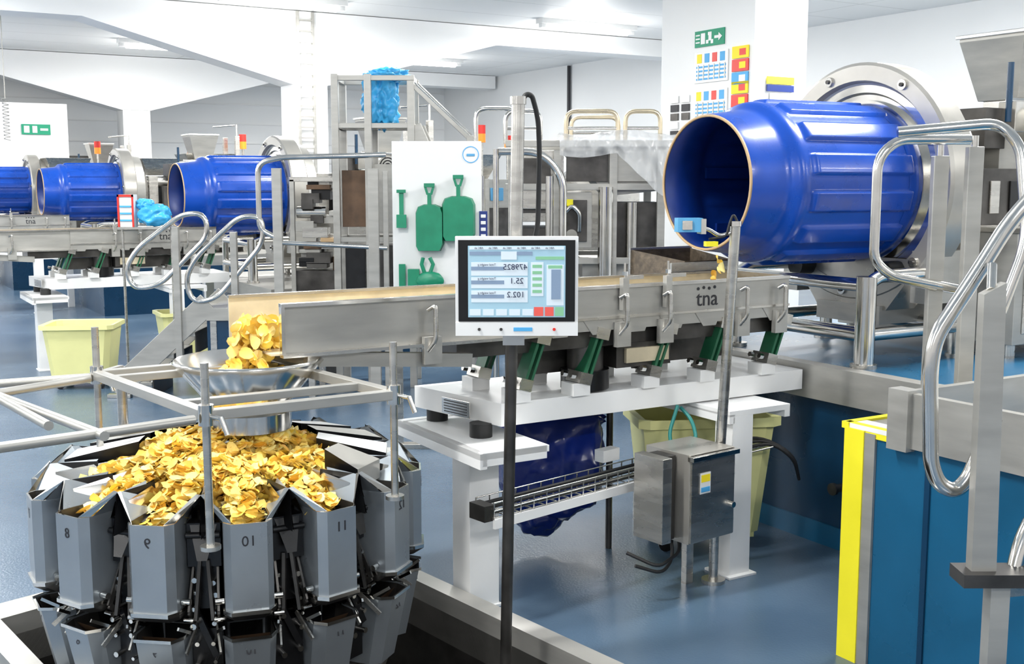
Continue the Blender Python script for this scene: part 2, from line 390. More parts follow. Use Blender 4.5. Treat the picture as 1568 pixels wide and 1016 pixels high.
for i in(2,3,4,5,6,8,9,10):
    M=Matrix.Translation(WC)@Matrix.Rotation(PH0+2*pi*i/N,4,'Z')
    w=.078; r0=.30
    if i==2: r0=.40
    if i==3: r0=.30
    mt='steel_matte' if i in(2,4,6,9) else 'white_plastic'
    b.add([(-w*.6,-r0,.775),(w*.6,-r0,.775),(w,-.54,.725),(-w,-.54,.725)],[(0,1,2,3)],mt,False,M)
    b.add([(-w,-.54,.725),(w,-.54,.725),(w,-.54,.66),(-w,-.54,.66)],[(0,1,2,3)],'steel_matte',False,M)
    for sg in(-1,1): b.add([(sg*w*.6,-r0,.775),(sg*w,-.54,.725),(sg*w,-.54,.65),(sg*w*.6,-r0,.70)],[(0,1,2,3)],'black',False,M)
b.done()

# ------------------------------------------------------------------ feed funnel + frame
FC=Vector((-.913,3.92,0))
b=B('feed_funnel')
b.rev([(1.05,.25),(1.045,.245),(.895,.125),(.83,.120),(.83,.135),(.895,.14),(1.04,.258),(1.05,.25)],FC,(0,0,1),'steel_bright',48)
b.revf([(.805,.128),(.805,.142),(.865,.142),(.865,.128),(.805,.128)],FC,(0,0,1),'steel_bright',48)
b.done()
F=(-.872,3.2);Lf=(-1.431,3.89);Rt=(-.37,3.52);Bk=(-.93,4.21); zf=.995
b=B('funnel_support_frame')
def pt(p,z=zf): return (p[0],p[1],z)
for a,c in((F,Lf),(F,Rt),(Rt,Bk),(Lf,Bk)): b.beam(pt(a),pt(c),.035,.03,'steel_matte')
def lerp(a,c,t): return (a[0]+(c[0]-a[0])*t,a[1]+(c[1]-a[1])*t)
b.beam(pt(lerp(F,Lf,.22)),pt(lerp(Rt,Bk,.22)),.03,.025,'steel_matte'); b.beam(pt(lerp(F,Lf,.86)),pt(lerp(Rt,Bk,.86)),.03,.025,'steel_matte')
for p,z0,z1 in((F,.60,1.145),(Lf,.66,1.16),(Rt,.66,1.16),(Bk,.66,1.04)):
    b.cyl(pt(p,z0),pt(p,z1),.012,'steel',12); b.cyl(pt(p,z0),pt(p,z0+.012),.03,'steel',12)
    b.cyl(pt(p,zf-.03),pt(p,zf+.03),.022,'steel_bright',12)
    b.cyl(pt(p,zf),(p[0]+.05,p[1]-.03,zf-.005),.007,'steel_bright',8); b.cyl((p[0]+.05,p[1]-.03,zf+.0),(p[0]+.07,p[1]-.04,zf-.05),.008,'steel_bright',8)
b.done(None,.002)
b=B('tubular_guard_frame')
z=.985
for a,c in(((-1.75,2.45),(-.90,3.18)),((-1.9,3.85),(-1.08,2.97)),((-1.95,3.15),(-1.45,3.87)),((-1.95,3.65),(-1.46,3.90)),((-1.62,2.4),(-2.1,3.9)),((-1.75,3.7),(-1.28,3.1))):
    b.cyl((a[0],a[1],z),(c[0],c[1],z),.014,'steel_matte',10)
for p in((-1.42,4.1),(-2.0,3.75)):
    b.cyl((p[0],p[1],.0),(p[0],p[1],.99),.018,'steel',12); b.cyl((p[0],p[1],.0),(p[0],p[1],.02),.04,'steel',12)
b.beam((-1.46,3.92,z),(-1.42,4.1,z),.02,.02,'steel_matte')
b.done()

# ------------------------------------------------------------------ crisps
def chips(name,pts,rmin=.020,rmax=.033):
    V=[];Fc=[];C=[]
    for p,nrm in pts:
        r=random.uniform(rmin,rmax); nrm=Vector(nrm).normalized(); a=nrm.orthogonal().normalized(); c=nrm.cross(a)
        w0=random.uniform(0,2*pi); a,c=a*math.cos(w0)+c*math.sin(w0),c*math.cos(w0)-a*math.sin(w0)
        k1=random.uniform(.1,.5);k2=random.uniform(-.35,.35);o=len(V); base=Vector(p)
        g=random.random(); col=(.98-.06*g,.72-.10*g,.10+.09*random.random())
        if random.random()<.08: col=(.80,.44,.05)
        if random.random()<.28: col=(.98,.82,.30)
        V.append(base); C.append(col)
        for q,s in((1,.55),(2,1.)):
            for k in range(9):
                w=2*pi*k/9; x=math.cos(w)*s*(1+.10*math.sin(3*w+w0));y=math.sin(w)*s*.86
                zz=(x*x*k1+y*y*k2)*1.0
                V.append(base+(a*x+c*y+nrm*zz)*r); C.append(tuple(v*(1 if q==1 else .90) for v in col))
        for k in range(9):
            Fc.append((o,o+1+k,o+1+(k+1)%9)); Fc.append((o+1+k,o+10+k,o+10+(k+1)%9,o+1+(k+1)%9))
    me=bpy.data.meshes.new(name); me.from_pydata([tuple(v) for v in V],[],Fc)
    me.materials.append(MATS['chips_mat']); ca=me.color_attributes.new('tint','FLOAT_COLOR','POINT')
    for i,cc in enumerate(C): ca.data[i].color=(*cc,1)
    me.polygons.foreach_set('use_smooth',[True]*len(me.polygons))
    ob=bpy.data.objects.new(name,me); bpy.context.scene.collection.objects.link(ob); return ob
def rn(k=.7): return (random.uniform(-k,k),random.uniform(-k,k),1)
pts=[]
while len(pts)<2900:
    r=math.sqrt(random.random())*.6; ph=random.uniform(-pi,pi)
    fr=math.cos(ph)
    rel=((ph-PH0)/(2*pi/N)); d=abs(rel-round(rel))*(2*pi/N)*r
    hi=round(rel)%N
    lim=.36
    if fr<-.2: lim=.31
    if hi in(12,13,0,1): lim=.37 if d>.055 else .58
    if hi==11 and d<.055: lim=.48
    if hi==2: lim=.42
    if hi==3 and d<.055: lim=.38
    if hi==10 and d<.055: lim=.38
    if r>lim: continue
    zz=.815-.30*r+.030*noise.noise(Vector((r*8*math.cos(ph),r*8*math.sin(ph),0)))
    zz+=random.uniform(-.024,.016)
    pts.append(((WC.x+r*math.sin(ph),WC.y-r*math.cos(ph),zz),rn(.9)))
chips('crisps_on_weigher',pts,.018,.029)
pts=[]
for i in range(330):
    r=math.sqrt(random.random())*.17; a=random.uniform(0,2*pi); z=random.uniform(.86,1.0)
    rr=r*(.6+(z-.86)*2.5); pts.append(((FC.x+rr*math.cos(a),FC.y+rr*math.sin(a),z),rn(1.5)))
for i in range(300):
    z=random.uniform(.94,1.185); t=(1.185-z)/.22; sp=.04+.03*(1-abs(t-.4))
    pts.append(((-.89-.03*t+random.uniform(-sp,sp),3.98+random.uniform(-.09,.09),z),rn(3)))
chips('falling_crisps',pts,.018,.029)

# ------------------------------------------------------------------ production line objects
OX,OY=.854,5.10
def LMx(ox,oy,oz=0): return Matrix.Translation((ox,oy,oz))@RM
L1=LMx(OX,OY); P2=(-3.15,10.8);P3=(-6.1,14.9);P4=(-8.75,18.4)
L2=LMx(*P2); L3=LMx(*P3); L4=LMx(*P4)
b=B('vibratory_conveyor')
x0,x1=-2.048,.30; yn,yf=-.216,.155; zt,zb=1.244,1.065
b.bx(x0,-.95,yn,yn+.006,zb,zt,'steel_matte'); b.bx(-1.0,x1,yn-.012,yn-.005,zb,zt-.005,'steel_matte')
b.bx(x0,x1,yn-.022,yn+.008,zt-.012,zt,'steel_bright'); b.bx(x0,-.95,yn-.03,yn+.005,zb-.006,zb+.006,'steel')
b.bx(-1.0,x1,yn-.02,yn,zb+.045,zb+.055,'steel')
b.bx(x0,x0+.012,yn-.018,yn+.004,zb,zt,'steel_bright')
b.bx(x0-.06,x1,yf,yf+.006,zb,zt,'tan'); b.bx(x0-.06,x1,yf-.004,yf+.02,zt-.01,zt,'steel'); b.bx(x0-.06,x1,yf+.006,yf+.01,zb,zt,'steel_matte')
b.bx(x0-.03,x1,yn+.006,yf,zb,zb+.006,'tan')
b.bx(x0+.02,x1,yn+.006,yn+.008,zb+.01,zt-.015,'tan')
b.bx(x1-.01,x1,yn,yf,zb,zt,'steel')
b.bx(-1.35,.28,yn+.03,yf-.03,zb-.07,zb,'steel_dark')
b.beam((-1.95,yn+.02,zb-.02),(-1.3,yn+.02,zb-.075),.04,.05,'steel_matte')
for i in range(7):
    xx=-1.0+i*.19
    b.add([(xx,yn-.014,zb+.05),(xx+.15,yn-.014,zb+.05),(xx+.12,yn-.014,zb-.015),(xx+.05,yn-.014,zb-.015)],[(0,1,2,3)],'steel_matte')
for xx in(-1.48,-.62,-.40,.02,.24):
    b.tube([(xx-.02,yn-.03,zt-.05),(xx,yn-.055,zt-.03),(xx,yn-.055,zb+.02),(xx-.02,yn-.03,zb-.02)],.009,'steel',8,fil=.02)
    b.bx(xx-.035,xx+.035,yn-.035,yn-.01,zb-.07,zb+.03,'steel_matte')
for xx in(-.62,-.40):
    b.bx(xx-.015,xx+.015,yn-.045,yn-.02,zt-.1,zt+.03,'steel_matte'); b.cyl((xx,yn-.035,zt+.03),(xx,yn-.035,zt+.09),.005,'steel_bright',8); b.cyl((xx,yn-.035,zt+.04),(xx,yn-.035,zt+.055),.012,'steel_bright',6)
    b.beam((xx,yn-.035,zt+.03),(xx+.09,yn-.035,zt+.03),.012,.015,'steel')
b.text('tna',.095,face((-.17,yn-.0135,zb+.10)),'ink')
for i in range(4): b.cyl((-.22+i*.03,yn-.0125,zt-.035+.004*(i%2)),(-.22+i*.03,yn-.0145,zt-.035+.004*(i%2)),.007,'ink',8)
def mount(xx,y):
    b.beam((xx,y,.86),(xx+.075,y,1.05),.075,.012,'green_spring'); b.beam((xx+.028,y,.86),(xx+.103,y,1.05),.075,.010,'green_spring')
    b.beam((xx-.02,y,.885),(xx+.035,y,.87),.10,.045,'steel'); b.beam((xx+.06,y,1.06),(xx+.12,y,1.045),.10,.045,'steel')
    b.bx(xx-.05,xx+.03,y-.045,y+.045,.81,.86,'white_plastic')
    for k in(-.03,.03): b.cyl((xx-.035,y+k,.89),(xx-.055,y+k,.895),.012,'steel_bright',6)
for xx in(-1.08,-.80,-.45,-.15,.20):
    mount(xx,yn+.03); mount(xx,yf-.02)
b.cyl((-.72,-.12,.82),(-.72,-.12,.90),.10,'black',24); b.cyl((-.72,-.12,.90),(-.72,-.12,1.0),.075,'steel_dark',24)
b.bx(-.62,-.34,-.2,.08,.90,1.0,'steel_dark'); b.bx(-.58,-.36,-.215,-.2,.92,.98,'tan')
b.bx(-1.0,.1,-.05,.05,.88,.98,'steel_dark')
VC=b.done(L1,.0015)
b=B('conveyor_stand')
b.prism([(-1.17,-.21),(.42,-.21),(.42,.32),(-1.28,.32)],.72,.81,'white_paint')
b.bx(-1.36,-1.06,-.38,.34,.645,.67,'white_paint'); b.bx(-.20,.14,-.42,.34,.69,.715,'white_paint')
for y in(-.37,.3): b.bx(-1.35,-1.07,y-.01,y+.02,.62,.672,'white_paint')
b.bx(-1.36,-1.33,-.38,.34,.61,.67,'white_paint')
b.bx(-.20,-.17,-.42,.3,.66,.70,'white_paint'); b.bx(.11,.14,-.42,.3,.66,.70,'white_paint')
for y in(-.12,.25): b.cyl((-1.21,y,.67),(-1.21,y,.725),.045,'rubber',18)
b.bx(-1.30,-1.17,-.19,-.05,0,.65,'white_paint')
b.bx(-.18,-.07,-.42,-.31,0,.69,'white_paint'); b.bx(.32,.40,.24,.31,0,.73,'white_paint')
for (x,y) in((-1.235,-.12),(-.125,-.365)):
    b.bx(x-.075,x+.075,y-.08,y+.08,0,.010,'white_paint')
Mp=Matrix.Translation((-1.235,.02,.765))@Matrix.Rotation(math.atan2(.53,-.11),4,'Z')
b.box((0,.012,0),(.17,.006,.065),'steel_bright',0,Mp)
for i in range(5): b.box((0,.016,-.022+i*.011),(.14,.002,.004),'ink',0,Mp)
CS=b.done(L1,.006)
def drum():
    b=B('seasoning_drum')
    ax=(1,0,0);o=(0,0,1.65); NR=14
    def ss(x): x=max(0,min(1,x)); return x*x*(3-2*x)
    def rib(w,t):
        q=(w/(2*pi)*NR)%1; h=abs(q-.5)
        e=ss((.30-h)/.05)
        k=ss((t-.285)/.035)*ss((.935-t)/.025)
        return .018*e*k
    def inrib(w,t):
        q=(w/(2*pi)*NR)%1; h=abs(q-.5)
        return -.012*ss((.28-h)/.08)*ss((t-.27)/.05)*ss((.89-t)/.03)
    prof=[(0,.297),(.02,.302),(.06,.306),(.12,.314),(.17,.320),(.19,.323),(.205,.332),(.22,.347),(.232,.356),(.245,.360),(.262,.362)]
    prof+=[(t,.357+.006*(t-.28)) for t in(.28,.288,.295,.302,.31,.32,.33,.36,.45,.6,.75,.88,.905,.912,.92,.928,.935,.945,.96)]
    b.rev(prof,o,ax,'blue_drum',NR*24,rib)
    b.rev([(.90,.362),(.93,.372),(.96,.372)],o,ax,'blue_drum',96)
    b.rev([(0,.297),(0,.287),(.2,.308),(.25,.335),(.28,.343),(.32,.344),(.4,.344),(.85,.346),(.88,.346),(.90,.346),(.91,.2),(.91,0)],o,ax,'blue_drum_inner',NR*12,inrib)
    b.rev([(-.003,.2975),(-.005,.2925),(-.003,.287),(.004,.287),(.004,.2985),(-.003,.2975)],o,ax,'tan_edge',64)
    for k in range(7):
        w=2*pi*k/7+.3; c=math.cos(w);s=math.sin(w)
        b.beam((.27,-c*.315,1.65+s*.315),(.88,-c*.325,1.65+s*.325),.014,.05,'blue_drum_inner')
    b.revf([(.95,.365),(.95,.395),(.985,.395),(.985,.42),(.97,.43),(.97,.465)],o,ax,'steel_bright',72)
    b.revf([(.97,.465),(.965,.475),(.935,.485),(.935,.555),(.947,.570),(1.09,.570),(1.10,.56),(1.10,.0)],o,ax,'steel_ring',72)
    b.revf([(1.10,.51),(1.22,.49),(1.22,0)],o,ax,'steel_matte',48)
    b.rev([(1.22,.3),(1.30,.28),(1.30,0)],o,ax,'steel_ring',32)
    for k in range(7):
        w=2*pi*k/7+.32; c=Vector((.935,math.cos(w)*.522,1.65+math.sin(w)*.522)); b.cyl(c+Vector((-.012,0,0)),c+Vector((.03,0,0)),.024,'steel_bright',14); b.cyl(c+Vector((-.02,0,0)),c,.010,'steel_dark',8)
    b.add([(.94,-.42,1.30),(.94,.42,1.30),(.94,.22,1.05),(.94,-.22,1.05),(1.14,-.42,1.30),(1.14,.42,1.30),(1.14,.22,1.05),(1.14,-.22,1.05)],[(0,1,2,3),(4,7,6,5),(0,3,7,4),(1,5,6,2),(3,2,6,7)],'steel_ring')
    for y in(-.42,.42):
        for x in(.58,1.22):
            b.cyl((x,y,.832),(x,y,1.17),.032,'steel_bright',16); b.cyl((x,y,.831),(x,y,.85),.06,'steel',16)
        b.tube([(.58,y,1.17),(.58,y,1.2),(.66,y,1.24),(1.22,y,1.24),(1.22,y,1.17)],.03,'steel_bright',12,fil=.04)
        b.tube([(.58,y,.98),(1.22,y,.98)],.03,'steel_bright',12)
    b.cyl((.58,-.42,.83),(.58,-.42,1.24),.045,'steel_bright',18); b.cyl((1.22,-.42,.83),(1.22,-.42,1.24),.05,'steel_bright',18)
    for x in(.58,1.22):
        b.tube([(x,-.42,.98),(x,.42,.98)],.034,'steel_bright',12); b.tube([(x,-.42,1.2),(x,.42,1.2)],.03,'steel_bright',12)
    b.bx(.94,1.2,-.46,-.36,1.1,1.34,'steel_matte'); b.bx(.94,1.2,.36,.46,1.1,1.34,'steel_matte')
    b.bx(.92,1.25,-.2,.2,.98,1.07,'steel_matte')
    b.cyl((.84,-.28,1.24),(1.0,-.28,1.24),.05,'black',16); b.cyl((.84,.28,1.24),(1.0,.28,1.24),.05,'black',16)
    return b.done(L1)
DR=drum()
b=B('seasoning_dispenser')
b.bx(1.34,2.6,-.62,.45,.90,1.42,'steel_matte'); b.bx(1.33,2.6,-.64,.47,1.42,1.445,'steel')
b.bx(1.40,1.95,-.626,-.62,.95,1.38,'steel'); b.bx(2.0,2.55,-.626,-.62,.95,1.38,'steel')
for x in(1.4,2.5):
    for y in(-.56,.4): b.cyl((x,y,.832),(x,y,.91),.03,'steel')
b.bx(1.5,2.3,-.3,.2,1.445,1.72,'steel_dark'); b.cyl((1.32,0,1.78),(2.4,0,1.78),.085,'steel',20); b.bx(1.75,2.2,-.2,.15,1.65,1.90,'steel_matte')
for k in range(5): b.bx(1.55+k*.15,1.62+k*.15,-.31,-.30,1.50,1.66,('steel','black','steel_matte','steel','black')[k])
b.bx(2.2,2.6,-.16,.12,1.8,2.0,'black')
b.cyl((1.98,-.42,1.93),(1.98,-.2,1.93),.10,'steel_matte',24); b.cyl((1.98,-.43,1.93),(1.98,-.42,1.93),.105,'steel_bright',24)
for k in range(3): b.revf([(-.003,.02+k*.028),(-.003,.032+k*.028)],(1.98,-.43,1.93),(0,1,0),'black',24)
b.bx(1.60,1.76,-.22,.1,1.82,2.02,'steel_dark'); b.cyl((1.72,-.26,1.95),(1.72,-.26,2.24),.016,'blue_wall',10); b.bx(1.72,1.8,-.3,-.2,1.9,2.05,'steel_bright')
HC=2.10
def sq(c,h): return [(c-h,-h),(c+h,-h),(c+h,h),(c-h,h)]
b.prism(sq(HC,.12),2.08,2.39,'steel_matte',None,sq(HC,.195),(True,False)); b.prism(sq(HC,.195),2.39,2.42,'steel_matte',None,sq(HC,.195),(False,False))
b.prism(sq(HC,.115),2.09,2.41,'steel_dark',None,sq(HC,.19),(True,False))
b.bx(HC-.205,HC+.205,-.21,-.20,2.405,2.425,'steel_bright'); b.bx(HC-.21,HC-.20,-.21,.21,2.405,2.425,'steel_bright')
b.bx(HC-.1,HC+.1,-.1,.1,1.95,2.08,'steel'); b.cyl((1.8,-.2,2.06),(2.3,-.2,2.06),.02,'steel_bright')
b.bx(1.35,1.47,-.14,.14,1.42,1.86,'steel')
b.bx(2.5,2.56,-.3,-.24,1.44,2.4,'steel'); b.bx(2.5,2.56,.24,.3,1.44,2.4,'steel'); b.cyl((2.5,-.27,2.55),(2.2,-.27,2.52),.012,'steel_bright')
b.cyl((2.53,-.27,2.4),(2.53,-.27,2.56),.012,'steel_bright')
SD=b.done(L1,.003)
b=B('raised_platform')
for poly in([(.5,1.0),(.5,-1.22),(3.0,-1.22),(3.0,1.0)],[(-.37,-1.22),(-.37,-3.4),(3.0,-3.4),(3.0,-1.22)]):
    b.prism(poly,0,.70,'blue_wall'); b.prism(poly,.70,.83,'steel_matte')
b.bx(.44,.52,-1.22,1.0,.68,.835,'steel_matte')
b.bx(-.378,-.37,-3.4,-1.22,0,.815,'blue_panel'); b.bx(-.392,-.378,-1.30,-1.215,0,.82,'yellow_paint'); b.bx(-.388,-.378,-1.345,-1.30,0,.815,'steel_matte')
b.bx(-.385,-.30,-1.43,-1.215,.82,.836,'white_paint'); b.bx(-.39,.5,-1.23,-1.20,.815,.838,'yellow_paint'); b.bx(-.384,-.36,-1.55,-1.21,.80,.838,'yellow_paint')
b.bx(-.385,-.378,-1.57,-1.55,0,.81,'blue_wall')
b.bx(-.40,-.37,-3.4,-1.45,.80,.98,'steel_matte'); b.bx(-.40,.35,-1.47,-1.44,.83,.98,'steel_matte'); b.bx(-.42,-.36,-1.5,-1.42,.79,.99,'steel_matte')
b.bx(.53,3.0,-1.2,1.0,.83,.832,'blue_panel')
b.bx(-.36,.5,-3.4,-1.5,.83,.834,'blue_panel')
for y in(-.42,-.54): b.cyl((.42,y,.30),(.50,y,.30),.018,'steel_dark'); b.cyl((.41,y,.30),(.425,y,.30),.028,'steel_dark')
b.bx(.49,.5,-1.22,1.0,0,.1,'blue_panel')
b.done(L1)
dz=-.115
b=B('raised_platform'); poly=[(.5,1.0),(.5,-1.15),(2.9,-1.15),(2.9,1.0)]
b.prism(poly,0,.70+dz,'blue_wall'); b.prism(poly,.70+dz,.83+dz,'steel_matte'); RP=b.done(L2)
for M in(L3,L4): dup(RP,M)
for p in(P2,P3,P4):
    M=LMx(*p); Mz=LMx(p[0],p[1],dz)
    dup(VC,M); dup(CS,M); dup(DR,Mz); dup(SD,Mz)
b=B('crisp_chute')
b.add([(-.02,.2,1.18),(.34,.2,1.18),(.34,.2,1.29),(.06,.2,1.29),(-.02,.5,1.2),(.34,.5,1.2),(.34,.5,1.33),(-.02,.5,1.33)],[(0,1,5,4),(0,1,2,3),(4,7,6,5),(0,3,7,4),(1,5,6,2)],'chipdust')
b.bx(-.03,.35,.185,.198,1.15,1.285,'steel'); b.bx(-.03,.35,.50,.51,1.18,1.34,'steel'); b.bx(-.1,.0,.16,.2,1.05,1.2,'steel_matte')
for x in(.0,.28): b.cyl((x,.46,.0),(x,.46,1.2),.02,'steel')
b.done(L1)
pts=[]
for i in range(7):
    t=i/6; pts.append(((OX+.04+.02*math.sin(i),OY-.12+random.uniform(-.02,.02),1.32-.10*t),rn(3)))
for i in range(420):
    p=L1@Vector((random.uniform(-2.0,.25),random.uniform(-.2,.14),1.075+random.uniform(0,.03))); pts.append((tuple(p),rn(.6)))
chips('crisps_on_conveyor',pts,.014,.024)

# ------------------------------------------------------------------ monitor on pole
b=B('touchscreen_monitor')
b.cyl((.02,3.74,1.9),(.012,3.74,1.42),.0215,'steel',18); b.cyl((.0,3.74,1.2),(-.022,3.74,0),.0195,'steel_dark',18); b.cyl((.012,3.74,1.42),(0,3.74,1.2),.025,'steel')
b.cyl((.02,3.74,1.9),(.02,3.74,1.925),.026,'steel_bright',18)
b.bx(-.06,.07,3.69,3.75,1.25,1.4,'steel_matte'); b.bx(-.03,.04,3.66,3.76,1.13,1.17,'steel_bright')
MM=Matrix.Translation((.015,3.66,1.3225))
b.bx(-.196,.196,-.022,.03,-.158,.158,'white_plastic',MM); b.bx(-.186,.186,-.026,-.02,-.112,.148,'black',MM)
b.bx(-.196,.196,-.026,-.02,-.158,-.116,'white_plastic',MM)
b.bx(-.155,.155,-.0285,-.025,-.098,.130,'screen',MM)
y0=-.0295
def sc(x0,x1,z0,z1,mn,k=0): b.bx(x0,x1,y0-.0006*k,-.028,z0,z1,mn,MM)
sc(-.150,.150,.118,.128,'screen_light'); sc(-.150,.05,.100,.112,'screen_grey'); sc(-.05,.0,.086,.112,'screen_light',1); sc(.06,.15,.086,.096,'screen_green')
sc(-.145,.035,.035,.078,'screen_light'); sc(-.145,.035,-.005,.030,'screen_light'); sc(-.145,.035,-.05,-.012,'screen_light')
for z in(.052,.008,-.037): sc(-.145,-.04,z,z+.012,'screen_grey',1)
sc(.045,.085,-.03,.078,'screen_light')
for i in range(5): sc(.05,.08,.06-i*.02,.07-i*.02,'screen_green',1)
sc(.095,.15,-.06,.07,'screen_light'); b.bx(.11,.14,y0-.002,-.028,-.04,.055,'screen_grey',MM)
sc(.10,.145,.058,.068,'screen_green',1)
for i in range(5): sc(-.15+i*.042,-.115+i*.042,-.092,-.072,'screen_light')
sc(.055,.085,-.094,-.065,'screen_red'); sc(.09,.118,-.094,-.065,'screen_red'); sc(.122,.15,-.094,-.065,'screen_green')
for t,x,z in(('479825',-.005,.062),('25.1',.0,.018),('102.2',-.003,-.026)): b.text(t,.026,MM@face((x,-.0312,z)),'screen_ink',True,.0006)
for k in range(6): b.text('ABC ab',.009,MM@face((-.12+k*.045,-.0312,.123)),'screen_ink',True,.0003)
for z in(.064,.02,-.026): b.text('Total weight g',.010,MM@face((-.095,-.0312,z+.006)),'screen_ink',True,.0003)
for x in(-.12,-.05,.12): b.cyl((x+.015,3.66-.027,1.3225-.137),(x+.015,3.66-.03,1.3225-.137),.005,'red' if x>0 else 'steel_dark',10)
b.bx(-.01,.05,-.0275,-.026,-.143,-.131,'sky_blue',MM)
b.tube([(.03,3.75,1.905),(.045,3.76,1.935),(.065,3.77,1.93),(.085,3.78,1.86),(.09,3.78,1.75),(.085,3.78,1.5),(.06,3.76,1.42)],.0085,'rubber',10,fil=.05)
b.done(None,.0025)

b=B('sensor_pole')
b.cyl((.886,4.55,1.48),(.850,4.60,.42),.021,'steel',18); b.cyl((.886,4.55,1.48),(.886,4.55,1.50),.024,'steel_bright',18)
b.cyl((.84,4.60,.42),(.84,4.60,.0),.02,'steel',14); b.cyl((.84,4.6,0),(.84,4.6,.015),.05,'steel',14)
b.tube([(.886,4.55,1.46),(.82,4.55,1.44),(.78,4.55,1.47),(.73,4.55,1.475)],.008,'steel_bright',8,fil=.03)
b.tube([(.89,4.54,1.50),(.875,4.54,1.53),(.86,4.54,1.49),(.85,4.54,1.44),(.78,4.54,1.43)],.005,'rubber',8,fil=.02)
b.box((.70,4.55,1.485),(.10,.06,.055),'sensor_blue',.1); b.box((.752,4.55,1.48),(.02,.065,.06),'steel_bright',.1); b.box((.69,4.515,1.485),(.04,.005,.035),'steel_bright',.1)
b.box((.79,4.55,1.41),(.05,.03,.02),'yellow_paint',.2)
b.done(None,.002)

M=Matrix.Translation((.72,4.52,.42))@Matrix.Rotation(math.radians(38),4,'Z')
b=B('control_box')
b.box((0,0,0),(.26,.24,.36),'steel_ring',0,M); b.box((0,-.122,0),(.25,.012,.35),'steel',0,M); b.box((0,-.13,.165),(.27,.03,.02),'steel_bright',0,M)
b.box((-.05,-.1305,.06),(.06,.003,.085),'white_plastic',0,M); b.box((-.05,-.1325,.08),(.05,.003,.03),'yellow_sign',0,M); b.box((-.05,-.1325,.035),(.05,.003,.02),'sky_blue',0,M)
b.box((-.16,0,.0),(.05,.10,.34),'steel_dark',0,M); b.box((-.21,0,.0),(.05,.16,.34),'steel',0,M)
b.cyl(M@Vector((.1,-.12,-.05)),M@Vector((.1,-.15,-.05)),.012,'steel_bright')
b.box((.05,.05,-.3),(.04,.03,.25),'steel',0,M)
b.tube([M@Vector((-.1,0,-.18)),M@Vector((-.12,-.03,-.26)),M@Vector((-.2,-.05,-.3)),M@Vector((-.3,.0,-.26))],.007,'rubber',8,fil=.04)
b.tube([M@Vector((-.06,0,-.18)),M@Vector((-.08,-.03,-.24)),M@Vector((-.22,-.05,-.27)),M@Vector((-.3,.05,-.22))],.007,'rubber',8,fil=.04)
b.beam(M@Vector((.1,.12,.1)),(.98,4.78,.5),.03,.03,'steel')
b.done(None,.004)
b=B('cable_tray')
A=Vector((-.10,4.10,.43));C=Vector((.56,4.72,.43)); d=(C-A).normalized(); nn=Vector((-d.y,d.x,0))
for k in(-.04,.0,.04): b.cyl(A+nn*k,C+nn*k,.003,'steel_bright',6)
for k in(-.05,.05):
    for zz in(.03,.06): b.cyl(A+nn*k+Vector((0,0,zz)),C+nn*k+Vector((0,0,zz)),.003,'steel_bright',6)
for i in range(14):
    p=A+d*i*.068; b.tube([p+nn*-.05+Vector((0,0,.06)),p+nn*-.05,p+nn*.05,p+nn*.05+Vector((0,0,.06))],.003,'steel_bright',6)
b.beam(A-nn*.05+Vector((0,0,-.02)),C-nn*.05+Vector((0,0,-.02)),.012,.035,'white_plastic')
b.box(A+Vector((-.01,0,.02)),(.05,.09,.06),'steel_dark',.7)
b.box(C+Vector((-.16,-.02,.09)),(.10,.05,.05),'white_plastic',.75)
A2=C;C2=Vector((1.12,4.95,.50))
for k in(-.04,.0,.04): b.cyl(A2+nn*k,C2+nn*k,.004,'steel',6)
for k,z in((0,.03),(.03,.04),(-.03,.02)): b.tube([A+nn*k+Vector((0,0,z)),C+nn*k+Vector((0,0,z)),C2+nn*k+Vector((0,0,z)),(1.25,4.95,.42+z),(1.3,5.05,.32)],.007,'rubber',8,fil=.08)
b.done()
b=B('air_hose'); b.tube([(.70,4.75,.72),(.66,4.72,.60),(.68,4.70,.53),(.74,4.70,.52),(.78,4.72,.58),(.76,4.75,.66),(.72,4.8,.70)],.008,'hose_green',8,fil=.06); b.done()

def tote(name,M,lab=False):
    b=B(name)
    def rr(w,d,c=.04):
        return [(-w+c,-d),(w-c,-d),(w,-d+c),(w,d-c),(w-c,d),(-w+c,d),(-w,d-c),(-w,-d+c)]
    b.prism(rr(.22,.18),.07,.52,'yellow_bin',None,rr(.27,.22),(True,False)); b.prism(rr(.21,.17),.08,.52,'yellow_bin',None,rr(.258,.208),(True,False))
    o=rr(.29,.24);q=rr(.258,.208);n=8
    b.prism(o,.49,.525,'yellow_bin',None,None,(False,False)); b.add([(x,y,.525) for x,y in o]+[(x,y,.52) for x,y in q],[(k,(k+1)%n,n+(k+1)%n,n+k) for k in range(n)],'yellow_bin')
    b.add([(x,y,.49) for x,y in o]+[(x*.98,y*.98,.49) for x,y in rr(.27,.22)],[(k,n+k,n+(k+1)%n,(k+1)%n) for k in range(n)],'yellow_bin')
    b.bx(-.2,.2,-.16,.16,.05,.075,'yellow_bin')
    for x in(-.16,.16):
        for y in(-.13,.13): b.cyl((x,y-.015,.03),(x,y+.015,.03),.03,'black',14); b.bx(x-.02,x+.02,y-.02,y+.02,.03,.07,'steel_dark')
    if lab: b.add([(-.16,-.222,.40),(.02,-.222,.40),(.02,-.216,.34),(-.16,-.216,.34)],[(0,1,2,3)],'navy')
    return b.done(M)
tote('yellow_tote_bin',Matrix.Translation((.86,5.13,0))@Matrix.Rotation(.12,4,'Z')@Matrix.Diagonal((1.12,.8,1.18,1)),True)
tote('yellow_tote_bin',Matrix.Translation((-3.50,9.25,0))@Matrix.Rotation(.1,4,'Z'))
